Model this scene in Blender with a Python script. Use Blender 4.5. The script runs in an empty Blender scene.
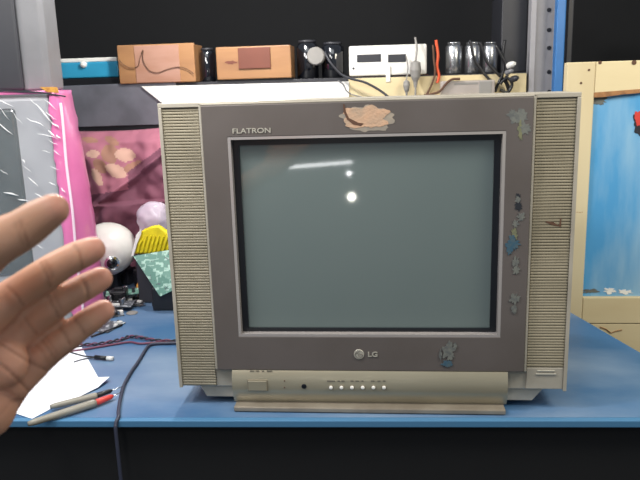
import bpy, bmesh, math, random
from mathutils import Vector, Matrix, noise
random.seed(7)
S = bpy.context.scene
COL = S.collection
PI = math.pi
Z0 = 0.285          # height of the bezel centre above the bench top

# ------------------------------------------------------------------ camera
F = 700.0
CP = Vector((0.0278, -1.07654, 0.24409 + Z0))
p, y_, r_ = 0.220299, -0.092849, -0.029702
cy, sy, cp_, sp = math.cos(y_), math.sin(y_), math.cos(p), math.sin(p)
FW = Vector((sy*cp_, cy*cp_, -sp)); rt = Vector((cy, -sy, 0)); up = rt.cross(FW)
RT = rt*math.cos(r_) + up*math.sin(r_); UP = -rt*math.sin(r_) + up*math.cos(r_)
cam = bpy.data.cameras.new('camera'); co = bpy.data.objects.new('camera', cam); COL.objects.link(co)
cam.sensor_width = 36; cam.lens = F/640*36; cam.clip_start = 0.02
co.matrix_world = Matrix((( RT.x, UP.x, -FW.x, CP.x), (RT.y, UP.y, -FW.y, CP.y), (RT.z, UP.z, -FW.z, CP.z), (0,0,0,1)))
cam.dof.use_dof = True; cam.dof.focus_distance = 1.09; cam.dof.aperture_fstop = 16
S.camera = co

def ray(u, v): return FW + RT*((u-320)/F) - UP*((v-240)/F)
def ay(u, v, Y): d = ray(u, v); return CP + d*((Y-CP.y)/d.y)      # measured point on an upright plane
def az(u, v, Z=0.0): d = ray(u, v); return CP + d*((Z-CP.z)/d.z)  # measured point on a level plane
def ad(u, v, D): return CP + ray(u, v)*D

# ------------------------------------------------------------------ materials
def rgb(h):
    h = h.lstrip('#'); c = [int(h[i:i+2], 16)/255 for i in (0, 2, 4)]
    return tuple((x/12.92 if x <= .04045 else ((x+.055)/1.055)**2.4) for x in c) + (1,)
def mat(name, c, rough=.5, metal=0., c2=None, nscale=20, amt=.5, bump=0., bscale=200, coat=0., spec=.5, stretch=(1,1,1), lo=.4, hi=.65, detail=6, **kw):
    m = bpy.data.materials.new(name); m.use_nodes = True; nt = m.node_tree; N = nt.nodes; L = nt.links
    b = N['Principled BSDF']
    c = rgb(c) if isinstance(c, str) else c
    b.inputs['Base Color'].default_value = c; b.inputs['Roughness'].default_value = rough; b.inputs['Metallic'].default_value = metal
    b.inputs['Coat Weight'].default_value = coat; b.inputs['Coat Roughness'].default_value = .04; b.inputs['Specular IOR Level'].default_value = spec
    tc = N.new('ShaderNodeTexCoord'); mp = N.new('ShaderNodeMapping'); mp.inputs['Scale'].default_value = stretch
    L.new(tc.outputs['Object'], mp.inputs[0])
    nz = N.new('ShaderNodeTexNoise'); nz.inputs['Scale'].default_value = nscale; nz.inputs['Detail'].default_value = detail; L.new(mp.outputs[0], nz.inputs[0])
    cr = N.new('ShaderNodeMapRange'); cr.inputs[1].default_value = lo; cr.inputs[2].default_value = hi; cr.inputs[4].default_value = amt
    L.new(nz.outputs[0], cr.inputs[0])
    mx = N.new('ShaderNodeMix'); mx.data_type = 'RGBA'
    mx.inputs[6].default_value = c; mx.inputs[7].default_value = rgb(c2) if c2 else tuple(x*.75 for x in c[:3])+(1,)
    L.new(cr.outputs[0], mx.inputs[0]); L.new(mx.outputs[2], b.inputs['Base Color'])
    if not c2: cr.inputs[4].default_value = min(amt, .35)
    if bump:
        n2 = N.new('ShaderNodeTexNoise'); n2.inputs['Scale'].default_value = bscale; L.new(mp.outputs[0], n2.inputs[0])
        bp = N.new('ShaderNodeBump'); bp.inputs['Strength'].default_value = bump; bp.inputs['Distance'].default_value = .002
        L.new(n2.outputs[0], bp.inputs['Height']); L.new(bp.outputs[0], b.inputs['Normal'])
    for k, v in kw.items(): b.inputs[k.replace('_', ' ')].default_value = v
    m['mx'] = 1
    return m
def glass(name, c, rough=.05, alpha=.2):
    m = mat(name, c, rough); b = m.node_tree.nodes['Principled BSDF']; b.inputs['Alpha'].default_value = alpha; return m

M = {}
M['silver'] = mat('silver_plastic', '#b5aea0', .42, .15, '#968f80', 9, .6, .05, 400)
M['grille'] = mat('grille_plastic', '#9a917c', .55, .1, '#827a66', 9, .8)
M['dark_gap'] = mat('grille_gap', '#7a7260', .8)
M['bezel'] = mat('charcoal_bezel_plastic', '#645d5a', .42, .1, '#57504b', 7, .6, .03, 500)
M['chamfer'] = mat('bezel_chamfer', '#a8a2a0', .22, .3, '#b3aca4', 6, .5)
M['mask'] = mat('black_tube_mask', '#0c1018', .35)
M['screen'] = mat('tube_glass', '#64706e', .35, 0, '#5a6868', 3, .3, coat=1.0)
M['panel'] = mat('control_panel_silver', '#a9a28e', .3, .35, '#8a836f', 8, .6, stretch=(.3, 1, 2))
M['lip'] = mat('lip_silver', '#978e80', .35, .3, '#7a7063', 20, .6)
M['chrome'] = mat('chrome', '#dddddd', .15, 1)
M['black'] = mat('black_plastic', '#17181c', .4)
M['print'] = mat('printed_mark', '#6f6a5e', .6)
M['letter'] = mat('grey_lettering', '#b9b5a8', .4, .3)
M['peel'] = mat('peeled_undercoat', '#c9a284', .75, 0, '#a08f7c', 45, .7, .4, 300)
M['peel_edge'] = mat('peeled_paint_edge', '#8d857a', .75, 0, '#a99b89', 60, .7)
M['dirt'] = mat('brown_scuff', '#5c4030', .8)
M['stk_pale'] = mat('sticker_pale', '#6f716b', .7, 0, '#56595a', 150, .8)
M['stk_blue'] = mat('sticker_blue', '#34566a', .6, 0, '#4f5f64', 150, .8)
M['stk_green'] = mat('sticker_green', '#77775a', .6, 0, '#666a55', 150, .8)
M['stk_dark'] = mat('sticker_dark', '#20242c', .6)
M['bench'] = mat('blue_bench_laminate', '#3c648c', .38, 0, '#8497ad', 2.6, .75, .1, 60, stretch=(1, 1.6, 1))
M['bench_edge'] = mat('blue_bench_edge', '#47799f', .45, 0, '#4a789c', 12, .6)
M['apron'] = mat('dark_bench_front', '#0b0c0f', .8)
M['floor'] = mat('dark_floor', '#08080a', .9)
M['wall'] = mat('dark_wall', '#0e0f12', .9)
M['cream'] = mat('cream_painted_wood', '#d8caa6', .55, 0, '#c4b086', 6, .5, .15, 80, stretch=(1, 1, .3))
M['cream_h'] = mat('cream_painted_rail', '#d8c8a0', .55, 0, '#c2ab7c', 6, .5, .15, 80, stretch=(.3, 1, 1))
M['rawedge'] = mat('worn_wood_edge', '#a5764c', .8, 0, '#6d4b32', 60, .8)
M['grey_sheet'] = mat('grey_sheet_metal', '#7e7f88', .35, .3, '#5c5d64', 10, .6, .06, 40)
M['white_sheet'] = mat('white_sheet', '#f2f0ea', .6)
M['wood'] = mat('plywood', '#a0754d', .5, 0, '#875f40', 12, .7, .1, 60, stretch=(.3, 1, 2))
M['wood_pink'] = mat('pinkish_wood', '#a77f6d', .5, 0, '#956a52', 14, .6, stretch=(.5, 1, 2))
M['wood_red'] = mat('red_brown_wood', '#6d3a2a', .5)
M['blue_box'] = mat('cyan_plastic', '#2f96bd', .45)
M['white_pl'] = mat('white_plastic', '#e6e4de', .35)
M['grey_pl'] = mat('grey_plastic', '#8a8783', .5)
M['grey_dk'] = mat('dark_grey_plastic', '#2c2d33', .5)
M['grey_mid'] = mat('mid_grey_plastic', '#77777a', .4)
M['adapter'] = mat('taupe_adapter_plastic', '#a39a94', .5)
M['jar'] = mat('dark_glass', '#101218', .08, 0, coat=1)
M['steel'] = mat('brushed_steel', '#a9aaac', .25, .9, '#808388', 10, .6, stretch=(6, 6, .4))
M['pink'] = mat('pink_plastic', '#e07aae', .3, 0, '#d0669c', 10, .5, .1, 90, coat=.4)
M['pink_white'] = mat('pale_pink_tape', '#f8dcea', .2, coat=.5)
M['cloth'] = mat('dusty_rose_cloth', '#a9687a', .8, 0, '#985c70', 8, .6)
M['cloth_leaf'] = mat('cream_leaf_print', '#c8a090', .8)
M['cloth_tan'] = mat('tan_leaf_print', '#9a7060', .8, 0, '#a87a66', 30, .7)
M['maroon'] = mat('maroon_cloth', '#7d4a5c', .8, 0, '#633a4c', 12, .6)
M['yellow'] = mat('yellow_foam_net', '#e0cf12', .6, 0, '#c2b010', 60, .6, .6, 250)
M['case_l'] = mat('wrapped_tv_case', '#9c9ea4', .4)
M['scr_l'] = mat('wrapped_tv_screen', '#2c3b40', .15, 0, coat=1)
M['red'] = mat('red_plastic', '#d0443c', .35)
M['probe_grey'] = mat('grey_probe_grip', '#8f8b80', .4, 0, '#7c776a', 40, .5)
M['paper'] = mat('white_paper', '#f2f4fa', .8)
M['wire_pink'] = mat('maroon_wire', '#6e3a50', .5)
M['wire_dark'] = mat('dark_wire', '#23242c', .5)
M['cable'] = mat('grey_black_cable', '#35394a', .5)
M['orange'] = mat('orange_wire', '#d8552e', .4)
M['toroid'] = mat('ochre_toroid', '#c9963c', .5, 0, '#a0602a', 120, .8)
M['blue_bar'] = mat('blue_painted_bar', '#3471b0', .45)
M['post'] = mat('grey_painted_post', '#9a989c', .5)
# worn blue panel: streaks running down
M['blue_panel'] = mat('worn_blue_paint', '#4f9bcf', .45, 0, '#a3c6da', 9, .85, .1, 50, stretch=(1.6, 1, .35), lo=.38, hi=.72)
# green circuit board with pale traces
def pcbmat(name, base, tr, sc):
    m = mat(name, base, .4); nt = m.node_tree; N = nt.nodes; L = nt.links
    tc = N.new('ShaderNodeTexCoord'); vo = N.new('ShaderNodeTexVoronoi'); vo.distance = 'CHEBYCHEV'; vo.feature = 'F1'; vo.inputs['Scale'].default_value = sc
    L.new(tc.outputs['Object'], vo.inputs[0])
    mr = N.new('ShaderNodeMapRange'); mr.inputs[1].default_value = .50; mr.inputs[2].default_value = .56; L.new(vo.outputs['Distance'], mr.inputs[0])
    mx = N.new('ShaderNodeMix'); mx.data_type = 'RGBA'; mx.inputs[6].default_value = rgb(base); mx.inputs[7].default_value = rgb(tr)
    L.new(mr.outputs[0], mx.inputs[0]); L.new(mx.outputs[2], N['Principled BSDF'].inputs['Base Color']); return m
M['pcb'] = pcbmat('green_circuit_board', '#5f8a7c', '#9fc2b3', 90)
M['pcb2'] = pcbmat('grey_circuit_board', '#4b4f55', '#a9aeb3', 110)
M['film'] = glass('clear_film', '#ffffff', .12, .10)
M['crease_glint'] = glass('film_crease_glint', '#ffffff', .2, .8)  # wrinkles of the film, with their highlights put in as white colour
M['bag'] = glass('milky_bag', '#c9bccb', .3, .85)

# ------------------------------------------------------------------ mesh helpers
def link(name, me, m, parent=None, smooth=False):
    o = bpy.data.objects.new(name, me); COL.objects.link(o)
    ms = m if isinstance(m, (list, tuple)) else [m]
    for k in ms: me.materials.append(k)
    if smooth: me.shade_smooth()
    if parent is not None:
        o.parent = parent; o.matrix_parent_inverse = parent.matrix_world.inverted()
    return o
def fin(name, bm, m, parent=None, smooth=False):
    bmesh.ops.recalc_face_normals(bm, faces=bm.faces[:])
    me = bpy.data.meshes.new(name); bm.to_mesh(me); bm.free()
    return link(name, me, m, parent, smooth)
def thing(name, label, cat, loc, group=None, rz=0):
    o = bpy.data.objects.new(name, None); COL.objects.link(o); o.empty_display_size = .02
    o.location = loc; o.rotation_euler = (0, 0, rz); o['label'] = label; o['category'] = cat
    if group: o['group'] = group
    bpy.context.view_layer.update(); return o
def tag(o, label, cat, group=None):
    o['label'] = label; o['category'] = cat
    if group: o['group'] = group
    return o
def st(o): o['kind'] = 'structure'; return o
def bev(bm, w, seg=2):
    if w: bmesh.ops.bevel(bm, geom=bm.edges[:], offset=w, segments=seg, affect='EDGES', profile=.5)
def add_box(bm, a, b, w=0, seg=2):
    t = bmesh.new(); bmesh.ops.create_cube(t, size=1)
    for v in t.verts: v.co = Vector([a[i] + (v.co[i]+.5)*(b[i]-a[i]) for i in range(3)])
    bev(t, w, seg); join(bm, t)
def join(bm, t):
    me = bpy.data.meshes.new('t'); t.to_mesh(me); t.free(); bm.from_mesh(me); bpy.data.meshes.remove(me)
def box(name, a, b, m, parent=None, w=.001, seg=2):
    bm = bmesh.new(); add_box(bm, a, b, w, seg); return fin(name, bm, m, parent)
def add_prism(bm, pts, ext, w=0):
    t = bmesh.new(); a = [t.verts.new(q) for q in pts]; b = [t.verts.new(Vector(q)+ext) for q in pts]
    t.faces.new(a); t.faces.new(b[::-1]); n = len(pts)
    for i in range(n): t.faces.new((a[i], b[i], b[(i+1) % n], a[(i+1) % n]))
    bmesh.ops.recalc_face_normals(t, faces=t.faces[:])
    bev(t, w); join(bm, t)
def prism(name, pts, ext, m, parent=None, w=0):
    bm = bmesh.new(); add_prism(bm, pts, Vector(ext), w); return fin(name, bm, m, parent)
def add_tube(bm, pts, rad, seg=10, cap=True):
    pts = [Vector(q) for q in pts]; n = len(pts)
    rs = rad if isinstance(rad, (list, tuple)) else [rad]*n
    prev = None; rings = []
    for i, q in enumerate(pts):
        d = (pts[min(i+1, n-1)] - pts[max(i-1, 0)]).normalized()
        if prev is None:
            a = d.orthogonal().normalized()
        else: a = (prev - d*prev.dot(d)).normalized()
        prev = a; b = d.cross(a)
        rings.append([bm.verts.new(q + (a*math.cos(2*PI*k/seg) + b*math.sin(2*PI*k/seg))*rs[i]) for k in range(seg)])
    for i in range(n-1):
        for k in range(seg): bm.faces.new((rings[i][k], rings[i][(k+1) % seg], rings[i+1][(k+1) % seg], rings[i+1][k]))
    if cap: bm.faces.new(rings[0][::-1]); bm.faces.new(rings[-1])
def smooth_path(pts, n=6):
    pts = [Vector(q) for q in pts]; out = []
    for i in range(len(pts)-1):
        p0, p1, p2, p3 = pts[max(i-1, 0)], pts[i], pts[i+1], pts[min(i+2, len(pts)-1)]
        for k in range(n):
            t = k/n; out.append(.5*((2*p1)+(p2-p0)*t+(2*p0-5*p1+4*p2-p3)*t*t+(3*p1-p0-3*p2+p3)*t**3))
    out.append(pts[-1]); return out
def tube(name, pts, rad, m, parent=None, seg=10, n=6):
    bm = bmesh.new(); add_tube(bm, smooth_path(pts, n) if n > 1 else pts, rad, seg); return fin(name, bm, m, parent, True)
def add_lathe(bm, prof, c, axis=Vector((0, 0, 1)), seg=28):
    axis = axis.normalized(); a = axis.orthogonal().normalized(); b = axis.cross(a); c = Vector(c)
    rings = []
    for r, h in prof:
        rings.append([bm.verts.new(c + axis*h + (a*math.cos(2*PI*k/seg)+b*math.sin(2*PI*k/seg))*max(r, 1e-5)) for k in range(seg)])
    for i in range(len(prof)-1):
        for k in range(seg): bm.faces.new((rings[i][k], rings[i][(k+1) % seg], rings[i+1][(k+1) % seg], rings[i+1][k]))
    bm.faces.new(rings[0][::-1]); bm.faces.new(rings[-1])
def lathe(name, prof, c, m, parent=None, axis=Vector((0, 0, 1)), seg=28, smooth=True):
    bm = bmesh.new(); add_lathe(bm, prof, c, axis, seg); o = fin(name, bm, m, parent, False)
    return o
def blob_outline(cu, cv, ru, rv, n=40, rough=.25, seed=0, sharp=3.):
    o = []
    for k in range(n):
        a = 2*PI*k/n; q = noise.fractal(Vector((math.cos(a)*sharp*.5, math.sin(a)*sharp*.5, seed*7.3)), 1., 2., 4)
        s = 1 + rough*q; o.append((cu+ru*s*math.cos(a), cv+rv*s*math.sin(a)))
    return o
def decal(name, outl, m, parent, Y=-.0045, th=.0006):
    return prism(name, [ay(u, v, Y) for u, v in outl], (0, th, 0), m, parent)
def text(name, s, size, loc, m, parent=None, ext=.0004, scx=1., bold=0.):
    c = bpy.data.curves.new(name, 'FONT'); c.body = s; c.size = size; c.extrude = ext; c.align_x = 'CENTER'; c.align_y = 'CENTER'; c.offset = bold
    t = bpy.data.objects.new('t', c); COL.objects.link(t); bpy.context.view_layer.update()
    me = bpy.data.meshes.new_from_object(t.evaluated_get(bpy.context.evaluated_depsgraph_get()))
    bpy.data.objects.remove(t)
    R = Matrix.Rotation(PI/2, 4, 'X'); me.transform(Matrix.Translation(loc) @ R @ Matrix.Diagonal((scx, 1, 1, 1)))
    me.materials.clear(); return link(name, me, m, parent)

# ================================================================== THE SETTING
FLZ = -.76
st(box('floor', (-2.6, -2.2, FLZ-.05), (2.6, 1.75, FLZ), M['floor'], w=0))
st(box('wall_back', (-2.6, 1.65, FLZ), (2.6, 1.75, 1.7), M['wall'], w=0))

# ---- work bench
bench = thing('workbench', 'blue painted workbench top carrying the television and the parts', 'workbench', (0, 0, FLZ))
e0, e1 = az(0, 420.8), az(640, 420.8)
def edge_y(x): t = (x-e0.x)/(e1.x-e0.x); return e0.y + t*(e1.y-e0.y)
def redge(y): return .453 + (.49-y)*(.521-.453)/(.49-.248)
xl = -1.5
yr = edge_y(.60)
prism('bench_top', [(xl, edge_y(xl)+.012, 0), (redge(yr), yr+.012, 0), (redge(.94), .94, 0), (xl, .94, 0)], (0, 0, -.012), M['bench'], bench)
prism('bench_front_strip', [(xl, edge_y(xl)-.001, .0004), (redge(yr), yr-.001, .0004), (redge(yr), yr+.012, .0004), (xl, edge_y(xl)+.012, .0004)], (0, 0, -.012), M['bench_edge'], bench, .0015)  # lighter blue strip along the front of the bench top
prism('apron', [(xl, edge_y(xl)+.02, -.012), (redge(yr)-.02, yr+.02, -.012), (redge(yr)-.02, yr+.045, -.012), (xl, edge_y(xl)+.045, -.012)], (0, 0, -.26), M['apron'], bench)
for x, y in ((xl+.06, .02), (.50, .05), (xl+.06, .87), (.28, .87)):
    box('leg', (x-.03, y-.03, FLZ), (x+.03, y+.03, -.012), M['apron'], bench)

# ================================================================== THE TELEVISION
tv = thing('television', 'silver tube television with dark grey bezel and large grey screen on the blue bench', 'television', (0, .1, 0))
def Zt(z): return z + Z0
X, TOP, BOT = .319, .2205, -.252
def frame(name, o, i, y0, y1, m, parent, w=0, back_i=None):
    """rectangular ring: o / i = (x, ztop, zbot) ; front at y0, back at y1"""
    bm = bmesh.new()
    def rect(q, y): return [bm.verts.new((sx*q[0], y, Zt(z))) for sx, z in ((-1, q[1]), (1, q[1]), (1, q[2]), (-1, q[2]))]
    bi = back_i or i
    A, B, C_, D = rect(o, y0), rect(i, y0), rect(bi, y1), rect(o, y1)
    for P, Q in ((A, B), (B, C_), (C_, D), (D, A)):
        for k in range(4): bm.faces.new((P[k], P[(k+1) % 4], Q[(k+1) % 4], Q[k]))
    if w: bev(bm, w)
    return fin(name, bm, m, parent)
case = frame('front_case', (X-.0004, TOP-.0004, BOT+.0004), (.2515, .2165, -.2165), .006, .115, M['silver'], tv, .002)
# rims standing proud round the grilles
bm = bmesh.new()
for a, b in (((-X, 0, Zt(.2135)), (X, .01, Zt(TOP))), ((-X, 0, Zt(BOT)), (-X+.0055, .01, Zt(.2134))), ((X-.0055, 0, Zt(BOT)), (X, .01, Zt(.2134))),
             ((-.2545, -.001, Zt(-.218)), (-.2505, .01, Zt(.2185))), ((.2505, -.001, Zt(-.218)), (.2545, .01, Zt(.2185))), ((-.2545, -.001, Zt(.2158)), (.2545, .01, Zt(.2185)))):
    add_box(bm, a, b, .0008)
fin('rim', bm, M['silver'], tv)
# grilles
pitch = .00465
for sx in (-1, 1):
    bm = bmesh.new(); xa, xb = sorted((sx*.2555, sx*.3132))
    zb = -.249 if sx < 0 else -.212
    z = .2115
    while z - .0030 > zb:
        add_box(bm, (xa, .0022, Zt(z-.0035)), (xb, .0062, Zt(z)), .0006, 1)
        z -= pitch
    x = xa + .004
    while x < xb:
        add_box(bm, (x-.0004, .0030, Zt(zb)), (x+.0004, .0062, Zt(.2115)))
        x += .0042
    g = fin('speaker_grille', bm, M['grille'], tv)
    box('grille_backing', (xa, .0040, Zt(zb)), (xb, .0058, Zt(.2125)), M['dark_gap'], g, 0)
box('corner_panel', (.2555, .002, Zt(-.249)), (.3132, .008, Zt(-.2125)), M['silver'], tv, .001)
bm = bmesh.new(); add_box(bm, (.272, .0005, Zt(-.2185)), (.3, .003, Zt(-.2165)), .0005); add_box(bm, (.270, .0005, Zt(-.2245)), (.302, .003, Zt(-.2215)), .0005)
fin('side_badge', bm, M['letter'], tv)
# bezel
frame('bezel', (.2500, .2155, -.2175), (.2110, .1665, -.1585), -.004, .012, M['bezel'], tv, .0012)
frame('bezel_chamfer', (.2112, .1667, -.1587), (.2065, .1625, -.1545), -.0035, .012, M['chamfer'], tv)
frame('tube_mask', (.2068, .1628, -.1548), (.1965, .1525, -.1485), .009, .045, M['mask'], tv, 0)
# screen: gently convex glass
Rs = 30.
def scr_y(x, z): return .0135 + (x*x+z*z)/(2*Rs)*.6
bm = bmesh.new(); nx, nz = 40, 30; gv = []
for j in range(nz+1):
    gv.append([bm.verts.new((-.2+.4*i/nx, scr_y(-.2+.4*i/nx, -.152+.308*j/nz)-.001, Zt(-.152+.308*j/nz))) for i in range(nx+1)])
for j in range(nz):
    for i in range(nx): bm.faces.new((gv[j][i], gv[j][i+1], gv[j+1][i+1], gv[j+1][i]))
ret = bmesh.ops.extrude_face_region(bm, geom=bm.faces[:])
for v in [e for e in ret['geom'] if isinstance(e, bmesh.types.BMVert)]: v.co.y += .035
scr = fin('screen', bm, M['screen'], tv, True); scr.data.set_sharp_from_angle(angle=.5)
# lower step, control panel, lip
prism('lower_step', [(-.288, .012, Zt(BOT+.002)), (.288, .012, Zt(BOT+.002)), (.268, .012, Zt(-.2745)), (-.276, .012, Zt(-.2735))], (0, .1, 0), M['silver'], tv, .0015)
bm = bmesh.new()
prof = [(.02, -.2178), (-.0045, -.2178), (-.0075, -.224), (-.0095, -.234), (-.0100, -.246), (-.0085, -.258), (-.004, -.268), (.0, -.2755), (.02, -.2755)]
xs = (-.2255, .2245)
L_ = [[bm.verts.new((x, y, Zt(z))) for y, z in prof] for x in xs]
n = len(prof)
for k in range(n): bm.faces.new((L_[0][k], L_[0][(k+1) % n], L_[1][(k+1) % n], L_[1][k]))
bm.faces.new(L_[0]); bm.faces.new(L_[1][::-1]); bmesh.ops.recalc_face_normals(bm, faces=bm.faces[:])
cpan = fin('control_panel', bm, M['panel'], tv); cpan.data.shade_smooth(); cpan.data.set_sharp_from_angle(angle=.6)
lipo = prism('front_lip', [(-.2225, -.022, Zt(-.2755)), (.2205, -.022, Zt(-.2755)), (.2205, -.022, 0.001), (-.2225, -.022, 0.001)], (0, .075, 0), M['lip'], tv, .002)
def pp(u, v, Y=-.0105): return ay(u, v, Y)
# power button
a = pp(248, 391); b = pp(267.5, 380)
bm = bmesh.new(); add_box(bm, (a.x, -.0112, a.z), (b.x, -.006, b.z), .0006); fr_ = fin('power_button_surround', bm, M['dark_gap'], cpan)
box('power_button', (a.x+.0014, -.0128, a.z+.0014), (b.x-.0014, -.006, b.z-.0014), M['panel'], cpan, .0008)
c = pp(304, 386.5); lathe('remote_sensor', [(.0042, 0), (.0042, .0018), (.003, .0024)], (c.x, -.009, c.z), M['mask'], cpan, Vector((0, -1, 0)))
for v in (381, 387.5):
    c = pp(284.5, v); lathe('indicator_light', [(.0011, 0), (.0011, .0014)], (c.x, -.0095, c.z), M['dirt'], cpan, Vector((0, -1, 0)), 12)
for i, u in enumerate((331, 341.5, 352, 362.7, 373.5, 384)):
    c = pp(u, 387.3)
    bt = lathe('button_surround', [(.0040, 0), (.0040, .0012), (.0034, .0016)], (c.x, -.0095, c.z), M['dark_gap'], cpan, Vector((0, -1, 0)), 24)
    lathe('button', [(.0031, 0), (.0031, .003), (.0026, .0042), (.0012, .0048)], (c.x, -.0095, c.z), M['white_pl'], bt, Vector((0, -1, 0)), 24)
# printed marks over the buttons
for u0, u1 in ((327, 335), (337.5, 340), (341.5, 344.5), (350.5, 353.5), (355.5, 359), (361.5, 363.5), (371, 374.5), (377.5, 380.5), (383, 385.5)):
    a = ay(u0, 381.8, -.0103); b = ay(u1, 380.6, -.0103); box('printed_mark', (a.x, -.0102, a.z), (b.x, -.0094, b.z), M['print'], cpan, 0)
for u0, u1 in ((250, 254), (256, 259), (262, 264), (267, 272)):
    a = ay(u0, 371.3, -.0056); b = ay(u1, 370.6, -.0056); box('printed_mark', (a.x, -.0066, a.z), (b.x, -.0050, b.z), M['print'], cpan, 0)
# lettering and emblem
c = ay(251.5, 131.0, -.0045); text('model_lettering', 'FLATRON', .0108, (c.x, -.0045, c.z), M['letter'], tv, .0005, 1.27, .0001)
c = ay(359, 354.3, -.0045)
em = lathe('emblem', [(.0084, 0), (.0084, .0008), (.0080, .0012)], (c.x, -.0042, c.z), M['letter'], tv, Vector((0, -1, 0)), 32)
bm = bmesh.new()
arc = [Vector((c.x+.0058*math.cos(t), -.0056, c.z+.0058*math.sin(t))) for t in [PI*.42+PI*1.58*k/20 for k in range(21)]]
add_tube(bm, arc+[Vector((c.x+.0015, -.0056, c.z))], .00042, 6)
add_tube(bm, [Vector((c.x-.0002, -.0056, c.z+.0034)), Vector((c.x-.0002, -.0056, c.z-.0028)), Vector((c.x+.002, -.0056, c.z-.0028))], .00045, 6)
add_lathe(bm, [(.0009, 0), (.0009, .0004)], (c.x-.003, -.0054, c.z+.002), Vector((0, -1, 0)), 12)
fin('emblem_lines', bm, M['bezel'], em)
c = ay(372.7, 354.6, -.0045); text('maker_lettering', 'LG', .0118, (c.x, -.0045, c.z), M['letter'], tv, .0005, 1.15, .0003)
# peeled paint and sticker remains
decal('peeled_paint_edge', blob_outline(368, 118.5, 25, 12.5, 60, .35, 3, 4), M['peel_edge'], tv, -.0044)
q = decal('peeled_paint', [(u, v) for u, v in blob_outline(366.5, 117.5, 21.5, 11.5, 60, .4, 1, 4)], M['peel'], tv, -.0048)
decal('scuff', [(343, 104), (344.5, 104), (346, 112), (349, 118), (358, 122.5), (364, 123.5), (361, 126), (353, 124.5), (347, 119.5), (343.5, 112)], M['dirt'], tv, -.0051)
stk = [('stk_pale', 519, 117, 8, 7, 11), ('stk_pale', 514, 113, 4, 3, 12), ('stk_green', 520.5, 130, 2.5, 8, 13), ('stk_pale', 525, 128, 4.5, 5, 14),
       ('stk_dark', 518, 196, 2.2, 2.5, 15), ('stk_pale', 518, 200, 2.6, 3.4, 16), ('stk_dark', 518.5, 206, 3.6, 4, 17), ('stk_pale', 521, 216.5, 4, 3.5, 18),
       ('stk_pale', 515.5, 224, 3, 3.6, 19), ('stk_green', 514.5, 234, 3, 6, 20), ('stk_blue', 513, 243.5, 6.5, 6.5, 21), ('stk_blue', 510, 250, 3, 3.5, 27),
       ('stk_pale', 516, 262, 3.2, 4.5, 22), ('stk_pale', 516, 270, 3, 4, 23), ('stk_pale', 514.5, 299, 4.5, 5, 24), ('stk_pale', 514, 309, 2.5, 4, 28),
       ('stk_pale', 449.5, 352, 6, 8, 25), ('stk_blue', 447.5, 363.5, 5, 3.5, 26), ('stk_pale', 440.5, 355, 1.4, 4.5, 29), ('stk_pale', 455, 346, 2, 3, 30)]
for i, (m_, u, v, a, b, s) in enumerate(stk):
    decal('sticker_remnant', blob_outline(u, v, a, b, 36, .7, s, 7), M[m_], tv, -.0043-.00006*i)
decal('scratch', [(546, 221), (553, 222), (559, 225.5), (560.5, 218), (561.5, 218), (561, 227), (552, 225), (546, 222.5)], M['dirt'], tv, .0019, .0006)
# back shell
bm = bmesh.new()
secs = [(.115, .312, .214, -.246), (.16, .300, .205, -.240), (.30, .215, .150, -.225), (.43, .165, .105, -.205), (.445, .155, .095, -.2)]
R_ = [[bm.verts.new((sx*x, y, Zt(z))) for sx, z in ((-1, t), (1, t), (1, b), (-1, b))] for y, x, t, b in secs]
for i in range(len(R_)-1):
    for k in range(4): bm.faces.new((R_[i][k], R_[i][(k+1) % 4], R_[i+1][(k+1) % 4], R_[i+1][k]))
bm.faces.new(R_[0]); bm.faces.new(R_[-1][::-1]); bmesh.ops.recalc_face_normals(bm, faces=bm.faces[:])
bev(bm, .006)
bs = fin('back_shell', bm, M['grey_mid'], tv)
bm = bmesh.new()
for k in range(14): add_box(bm, (-.10+k*.015, .444, Zt(-.02)), (-.093+k*.015, .447, Zt(.07)))
fin('vent_slots', bm, M['black'], bs)
box('base', (-.2, .03, .001), (.2, .36, Zt(-.235)), M['grey_mid'], tv, .004)

# ================================================================== RIGHT: CREAM FRAMED PANEL
BY = .60
pan = thing('framed_wooden_panel', 'cream wooden frame around a worn blue painted panel, right of the television', 'wooden panel', (ay(620, 300, BY).x, BY, FLZ))
def fx(u, v): return ay(u, v, BY)
lft_t, lft_b = fx(567, 60), fx(567, 60)
xL = fx(567, 75).x; xR = xL + .95
xi = (fx(594, 95).x + fx(583.5, 290).x)/2
ztop = fx(600, 61.5).z; zr1 = fx(620, 93).z; zr2 = fx(620, 297.5).z; zr3 = fx(615, 324).z; zr4 = zr3-.16
box('stile', (xL, BY, FLZ+.002), (xi, BY+.03, ztop), M['cream'], pan, .002)
box('stile', (xR-.06, BY, FLZ+.002), (xR, BY+.03, ztop), M['cream'], pan, .002)
rail = box('top_rail', (xi+.0005, BY, zr1), (xR-.0605, BY+.03, ztop), M['cream_h'], pan, .002)
box('bottom_rail', (xi+.0005, BY, zr3+.001), (xR-.0605, BY+.03, zr2), M['cream_h'], pan, .002)
box('lower_board', (xi+.0005, BY+.002, FLZ+.002), (xR-.0605, BY+.03, zr3-.0005), M['cream_h'], pan, .002)
bp_ = box('blue_panel', (xi-.005, BY+.012, zr2-.005), (xR-.05, BY+.02, zr1+.005), M['blue_panel'], pan, 0)
prism('worn_edge', [ay(594, 92.5, BY-.0006), ay(640, 89, BY-.0006), ay(640, 93, BY-.0006), ay(622, 94.5, BY-.0006), ay(605, 97, BY-.0006), ay(594, 97.5, BY-.0006)], (0, .0125, 0), M['rawedge'], pan)
def onp(u, v, d=.0115): return ay(u, v, BY+d)
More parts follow.
